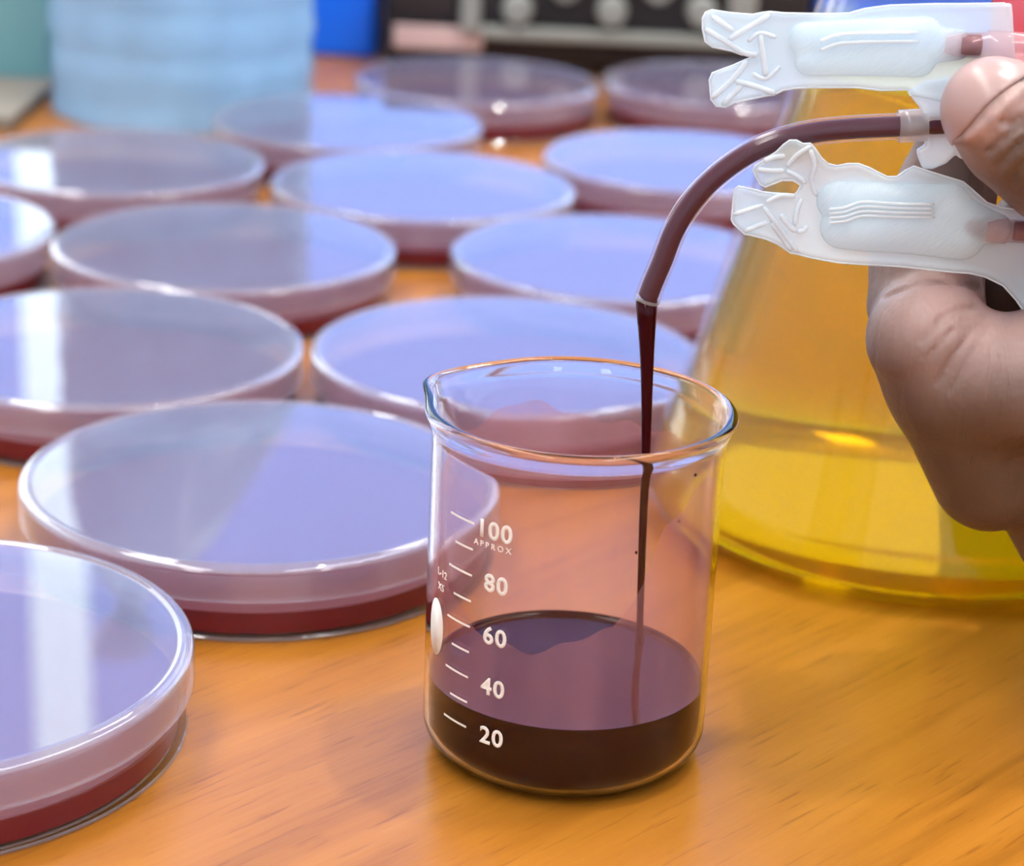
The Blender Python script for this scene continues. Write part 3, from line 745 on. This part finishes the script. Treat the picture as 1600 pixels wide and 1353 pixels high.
# lower port cover
LP = [(1144, 295), (1150, 291), (1169, 293), (1185, 296), (1211, 297), (1224, 297.5), (1235, 299), (1239.5, 296), (1246, 284), (1234, 277), (1217.5, 277), (1204.5, 282), (1190, 288), (1182.6, 284.5), (1176, 272), (1173.7, 265),
      (1176, 258.5), (1193, 247), (1211, 235), (1222.5, 222.8), (1232, 215), (1242, 214), (1251.7, 218.7), (1263, 217.6), (1269.6, 224.4), (1279, 239), (1289, 248.8), (1303.7, 252.4), (1321.6, 248.8), (1338, 248.5), (1354, 253.7), (1367, 260),
      (1381, 266), (1396, 264.5), (1410, 254), (1423, 247), (1433, 250), (1460, 258), (1500, 270), (1535, 300), (1556, 306), (1640, 312), (1640, 482), (1586, 480), (1583, 464), (1574, 450), (1555, 429), (1526, 415), (1501.5, 409.5), (1423, 407), (1340, 403), (1299, 401), (1250, 395),
      (1237, 392.7), (1226, 392), (1219, 387), (1206, 378), (1188, 370), (1164, 363.5), (1155, 362.6), (1139, 348), (1136, 341.5), (1137, 335), (1142, 303)]
warp_l = lambda u, v: 0.5 * np.sin(u * 0.3 + v * 0.25) + 0.35 * np.sin(u * 0.55 - v * 0.4) * np.exp(-((u + 7) / 8) ** 2) + 0.02 * u
pl_ = bag_part('port_cover', plate_mesh('port_cover', LP, -3.0, 0.9, warp_l, bead=0.28), MAT['pe'])
bag_part('pocket', cap_mesh('pocket', [(1302, 308, 1480, 302, 33, 32), (1306, 348, 1490, 350, 34, 42), (1480, 325, 1545, 338, 42, 27)], (1255, 255), (1630, 410), -3.0, 0.5, 0.6, wr=warp_l), MAT['pe_pocket'], pl_)
for pts in ([(1139, 333), (1186, 316)], [(1155, 357), (1195, 341)], [(1186, 318), (1212, 354), (1237, 389)], [(1190, 312), (1212, 300), (1236, 301)], [(1197, 343), (1212, 364), (1227, 387)], [(1264, 221), (1242, 236), (1226, 256)], [(1224, 262), (1240, 269), (1254, 280)], [(1180, 262), (1200, 263), (1222, 262)], [(1190, 250), (1207, 243), (1224, 240)], [(1262, 226), (1268, 250), (1262, 275), (1270, 300)]):
    rib(pl_, pts, 3.0, -3.6, wr=warp_l)
for pts in ([(1246, 304), (1238, 322), (1234, 346)], [(1211, 328), (1222, 344), (1235, 356)], [(1237, 356), (1246, 354), (1252, 347)]):
    rib(pl_, pts, 3.2, -3.7, 'raised_arrow', wr=warp_l)
for k in range(4):
    y = 300 + k * 7
    rib(pl_, [(1286, y + 16), (1310, y + 12), (1338, y + 2), (1380, y + 1), (1450, y + 1)], 1.7, -5.6, 'ridge', wr=warp_l)

edge_bead(pl_, LP, -3.4, warp_l)
# middle tab with the tube collar
MT = [(1424, 138), (1430, 148), (1440, 160), (1445, 174), (1446, 218), (1431, 228), (1434, 240), (1440, 256), (1456, 256), (1478, 246), (1492, 232), (1500, 238), (1590, 240), (1590, 130), (1500, 110), (1450, 120)]
bag_part('port_tab', plate_mesh('port_tab', MT, -0.4, 1.6, lambda u, v: 0.2 * np.sin(v), bead=0.2), MAT['pe_rib'])
TUBE = [(1500, 193), (1460, 195), (1425, 196.5), (1390, 198), (1330, 201), (1272, 207), (1220, 219), (1170, 240), (1120, 275), (1080, 317), (1053, 362), (1035, 408), (1020, 443), (1011, 468)]
TP = spline([M(*p) for p in TUBE], 7)
n = len(TP)
tw = rings_mesh('outlet_tube', TP, [2.2] * n, 28, cap=False)
tube = bag_part('outlet_tube', tw, MAT['tube_wall'])
core = [p for p in TP[:-1]] + [e0]
bag_part('blood_core', rings_mesh('blood_core', core, [1.72] * n, 24), MAT['tube_blood'], tube)
# cut lip at the tube's open end
tdir = TP[-1] - TP[-3]; tdir /= np.linalg.norm(tdir)
bag_part('cut_lip', rings_mesh('cut_lip', [TP[-1] - tdir * 0.25, TP[-1], TP[-1] + tdir * 0.35], [2.22, 2.26, 2.18], 28, cap=False), MAT['collar'], tube)
bag_part('tube_collar', rings_mesh('tube_collar', [M(1403.5, 197.5), M(1404, 197.5), M(1424, 196.5), M(1448, 195.5)], [2.35, 2.75, 2.75, 2.75], 28, cap=False), MAT['collar'])
# inlet tubes inside the pockets and the blood-filled bag beyond the hand
MAT['port_red'] = principled('port_blood', (0.13, 0.004, 0.015), 0.3, var=0.15)
MAT['red_clear'] = thin_clear('red_clear_plastic', 0.55, (0.75, 0.12, 0.16), tint=(1, 0.6, 0.62), ior=1.45)
def port_run(name, pts, w, radii, mat, cap=True):
    return bag_part(name, rings_mesh(name, [P0 + np.append(to_local(x, y), w) @ LOC for x, y in pts], radii, 24, cap=cap), mat)
MAT['pink_clear'] = thin_clear('pinkish_clear_tube', 0.3, (0.86, 0.6, 0.62), tint=(1, 0.93, 0.93), ior=1.45, rough=0.1)
port_run('inlet_port', ((1480, 58), (1500, 58), (1545, 57), (1548, 57), (1582, 58), (1640, 62)), -1.6, [1.9, 2.1, 2.1, 2.5, 2.6, 2.6], MAT['pink_clear'], False)
port_run('port_blood', ((1506, 58), (1507, 58), (1538, 57), (1539, 57)), -1.6, [1.2, 1.75, 1.75, 1.5], MAT['port_red'])
port_run('inlet_port', ((1530, 340), (1545, 340), (1562, 341), (1565, 341), (1640, 342)), -3.2, [2.1, 2.3, 2.3, 2.0, 2.0], MAT['pink_clear'], False)
port_run('port_blood', ((1498, 340), (1510, 340), (1545, 340), (1556, 341)), -3.1, [0.6, 1.5, 1.6, 1.2], MAT['port_red'])
port_run('port_blood', ((1574, 341), (1575, 341), (1597, 341), (1660, 342)), -3.2, [1.2, 1.7, 1.7, 1.7], MAT['port_red'])
def bag_body():
    c = [to_local(1830, 80)]
    hu, hv = 246 * MMPX, 190 * MMPX
    def f(P):
        u = np.abs(P[..., 0] - c[0][0]); v_ = np.abs(P[..., 1] - c[0][1]); w = P[..., 2] - 12
        q = (np.maximum(u / hu, 0) ** 5 + (v_ / hv) ** 5) ** 0.2
        t_ = 9 * np.sqrt(np.clip(1 - q ** 3, 0, 1)) + 0.5
        return np.maximum((q - 1) * hv, np.abs(w) - t_) * 0.7
    me, V = sdf_mesh('bag_body', f, (c[0][0] - hu - 2, c[0][1] - hv - 2, 0), (c[0][0] + hu + 2, c[0][1] + hv + 2, 24), 0.8, 2)
    me.vertices.foreach_set('co', ((P0 + V @ LOC) * MM).ravel()); me.update(); return me
bag_part('bag_body', bag_body(), MAT['red_clear'])

# ------------------------------------------------------------------ hand
def skin_mat():
    m, nt, out = nodemat('skin')
    p = N(nt, 'ShaderNodeBsdfPrincipled'); p.inputs['Roughness'].default_value = 0.46
    p.inputs['Subsurface Weight'].default_value = 0.15; p.inputs['Subsurface Radius'].default_value = (0.004, 0.0015, 0.0008); p.inputs['Subsurface Scale'].default_value = 0.4
    at = N(nt, 'ShaderNodeAttribute', attribute_name='palmar')
    mx = N(nt, 'ShaderNodeMix', data_type='RGBA')
    mx.inputs['A'].default_value = (0.112, 0.064, 0.040, 1); mx.inputs['B'].default_value = (0.54, 0.345, 0.305, 1)
    nt.links.new(at.outputs['Fac'], mx.inputs['Factor'])
    tc = N(nt, 'ShaderNodeTexCoord')
    no = N(nt, 'ShaderNodeTexNoise'); no.inputs['Scale'].default_value = 220; no.inputs['Detail'].default_value = 4
    vo = N(nt, 'ShaderNodeTexVoronoi'); vo.inputs['Scale'].default_value = 900
    mp = N(nt, 'ShaderNodeMapping'); mp.inputs['Rotation'].default_value = (0, math.radians(38), 0); mp.inputs['Scale'].default_value = (350, 120, 60)
    n3 = N(nt, 'ShaderNodeTexNoise'); n3.inputs['Scale'].default_value = 1; n3.inputs['Detail'].default_value = 2; n3.inputs['Distortion'].default_value = 0.8
    nt.links.new(tc.outputs['Object'], mp.inputs[0]); nt.links.new(mp.outputs[0], n3.inputs['Vector'])
    for q in (no, vo): nt.links.new(tc.outputs['Object'], q.inputs['Vector'])
    m2 = N(nt, 'ShaderNodeMix', data_type='RGBA', blend_type='MULTIPLY'); m2.inputs['Factor'].default_value = 0.25
    nt.links.new(mx.outputs['Result'], m2.inputs['A']); nt.links.new(no.outputs['Fac'], m2.inputs['B'])
    nt.links.new(m2.outputs['Result'], p.inputs['Base Color'])
    b1 = N(nt, 'ShaderNodeBump'); b1.inputs['Strength'].default_value = 0.12; b1.inputs['Distance'].default_value = 0.0004
    nt.links.new(vo.outputs['Distance'], b1.inputs['Height'])
    b2 = N(nt, 'ShaderNodeBump'); b2.inputs['Strength'].default_value = 0.5; b2.inputs['Distance'].default_value = 0.0008
    nt.links.new(n3.outputs['Fac'], b2.inputs['Height']); nt.links.new(b1.outputs[0], b2.inputs['Normal'])
    nt.links.new(b2.outputs[0], p.inputs['Normal'])
    nt.links.new(p.outputs[0], out.inputs[0]); return m
MAT['skin'] = skin_mat()
MAT['nail'] = principled('nail', (0.40, 0.26, 0.24), 0.3, var=0.06, nscale=150)
def chain(P, nodes, k=2.0):
    d = None
    for a, b in zip(nodes[:-1], nodes[1:]):
        e = cone_sdf(P, M(*a[:3]), M(*b[:3]), a[3] * MMPX, b[3] * MMPX)
        d = e if d is None else smin(d, e, k)
    return d
# nodes: pixel x, pixel y, depth offset mm, radius px
THUMB = [(1551, 170, -11, 73), (1590, 202, -10, 86), (1655, 240, -9, 100), (1760, 330, -6, 100), (1850, 460, -2, 112), (1900, 640, 6, 140)]
INDEX_D = [(1500, 205, 12, 62), (1478, 300, 15, 76), (1449, 400, 14, 88), (1447, 474, 9, 96)]
INDEX_P = [(1452, 528, 0, 101), (1492, 592, 1, 109), (1547, 738, 4, 98)]
INDEX_M = [(1645, 772, 6, 96), (1716, 908, 8, 95), (1850, 1000, 12, 150)]
MIDDLE = [(1640, 330, 20, 74), (1560, 440, 24, 84), (1530, 540, 24, 90), (1590, 690, 20, 100), (1720, 840, 16, 110)]
RING = [(1740, 330, 32, 74), (1660, 440, 37, 82), (1620, 560, 36, 88), (1690, 720, 30, 100), (1800, 850, 22, 110)]
LITTLE = [(1800, 400, 44, 64), (1740, 500, 48, 70), (1720, 600, 46, 76), (1780, 740, 38, 90), (1880, 860, 28, 105)]
PALM = [(1720, 640, 2, 150), (1850, 760, 10, 190), (2050, 900, 16, 200), (2350, 1050, 20, 190)]
WEB = [(1588, 596, -5, 106), (1760, 540, -5, 110), (1880, 560, 2, 130)]
def hand_sdf(P):
    t_ = chain(P, THUMB, 3.0)
    ip = smin(chain(P, INDEX_P, 3.0), chain(P, INDEX_M, 4.0), 2.5)
    idd = chain(P, INDEX_D, 3.0)
    body = smin(chain(P, PALM, 6.0), ip, 5.0)
    body = smin(body, chain(P, WEB, 4.0), 4.0)
    for c in (MIDDLE, RING, LITTLE): body = smin(body, chain(P, c, 3.0), 1.2)
    d = smin(body, idd, 1.4)
    d = smin(d, t_, 1.2)
    # nail fold ridge, knuckle wrinkles and the creases at the finger root
    if CREASES:
        X, Y = pix(P); fr = P[..., 1] < HAND_Y + 6
        s1 = (X * 78 + Y * 62) / 99.6
        w1 = np.exp(-(((X - 1528) / 62) ** 2 + ((Y - 560) / 62) ** 2))
        d = d + np.where(fr, 0.24 * w1 * (np.sin(s1 * 0.33 + 1.2 * np.sin(s1 * 0.09)) ** 3), 0)
        s2 = (X * 60 + Y * 80) / 100 + 0.0022 * (X - 1600) ** 2
        w2 = np.exp(-(((X - 1600) / 48) ** 2 + ((Y - 235) / 55) ** 2))
        d = d + np.where(fr, 0.15 * w2 * np.sin(s2 * 0.27 + 0.8 * np.sin(X * 0.06)) ** 3, 0)
        s3 = (X * 60 - Y * 80) / 100
        w3 = np.exp(-(((X - 1590) / 70) ** 2 + ((Y - 660) / 90) ** 2))
        d = d + np.where(fr, 0.10 * w3 * (np.sin(s1 * 0.21 + np.sin(s3 * 0.08)) * np.sin(s3 * 0.19)), 0)
    for pts, r, groove in CREASES:
        for a, b in zip(pts[:-1], pts[1:]):
            e = cone_sdf(P, a, b, r, r)
            d = smax(d, -e, 0.45) if groove else smin(d, e, 0.6)
    return d
def on_front(px, py, f, d0=-30.0, d1=30.0):
    """front surface point of the hand at a pixel"""
    ts = np.linspace(d0, d1, 241); L = np.array([M(px, py, t_) for t_ in ts])
    v_ = f(L); i = np.argmax(v_ < 0)
    return L[i] if v_[i] < 0 else None
CREASES = []
raw = lambda L: hand_sdf(L)
cre = []
for path, r, g in (([(1384, 462), (1404, 452), (1440, 443), (1490, 440), (1530, 452)], 0.8, True),
                ([(1466, 506), (1478, 494), (1500, 484), (1530, 480)], 0.6, True), ([(1440, 534), (1452, 522), (1464, 512)], 0.35, True),
                ([(1464, 598), (1488, 560), (1512, 528)], 0.4, True), ([(1482, 612), (1510, 570), (1532, 538)], 0.4, True), ([(1448, 560), (1470, 534), (1490, 516)], 0.3, True),
                ([(1556, 178), (1572, 194), (1586, 193), (1598, 182)], 0.6, True), ([(1544, 238), (1560, 222), (1576, 212), (1602, 190)], 0.5, True), ([(1556, 264), (1572, 244), (1598, 218)], 0.45, True), ([(1580, 290), (1592, 265), (1612, 242)], 0.4, True),
                ([(1492, 220), (1508, 217), (1530, 204), (1552, 184), (1576, 160), (1604, 138)], 0.75, False)):
    pts = [on_front(x, y, raw) for x, y in path]
    if any(p is None for p in pts): continue
    cre.append((spline(pts, 3) if len(pts) > 2 else pts, r, g))
CREASES = cre
lo = M(1330, 60, 0); 
hlo = (min(M(1330, 400, 0)[0], 55) - 2, HAND_Y - 34, -6); hhi = (215, HAND_Y + 62, 132)
me, V = sdf_mesh('hand', hand_sdf, hlo, hhi, 0.6, 1)
# paler palmar skin: pads and inner finger folds
pal = np.zeros(len(V))
for (x, y, dy, r, s) in ((1470, 460, -6, 95, 1.0), (1540, 500, -8, 85, 0.95), (1480, 540, -8, 70, 0.55), (1600, 500, -10, 80, 0.9), (1500, 215, -12, 60, 0.55), (1490, 270, -8, 70, 0.4), (1420, 330, 8, 110, 0.45), (1450, 420, 4, 80, 0.55), (1700, 470, -10, 140, 0.7), (1515, 212, -19, 30, 1.0), (1535, 200, -19, 30, 1.0), (1557, 180, -19, 30, 1.0), (1585, 154, -19, 34, 1.0)):
    dd = np.linalg.norm(V - M(x, y, dy), axis=1) / (r * MMPX); pal = np.maximum(pal, s * np.exp(-dd ** 2 * 0.8))
at = me.attributes.new('palmar', 'FLOAT', 'POINT'); at.data.foreach_set('value', pal.astype(np.float32))
hand = link('hand', me, MAT['skin'])
tag(hand, 'brown hand pinching the blood bag ports between thumb and bent forefinger', 'hand')
# thumb nail: a thin curved plate on the thumb tip, towards the upper left
def nail_sdf(P):
    t_ = chain(P, THUMB, 3.0)
    X, Y = pix(P)
    side = ((X - 1503) * 100 + (Y - 212) * 104 + 900 * np.sin((X - 1500) * 0.035)) / 144.0      # >0: below the nail fold
    return smax(smax(np.abs(t_ - 0.1) - 0.42, side * MMPX, 0.5), P[..., 1] - (HAND_Y - 7), 0.4)
c = M(1550, 150, -11)
me, V = sdf_mesh('thumb_nail', nail_sdf, c - np.array([13, 14, 13]), c + np.array([14, 12, 13]), 0.35, 2)
link('thumb_nail', me, MAT['nail'], hand)
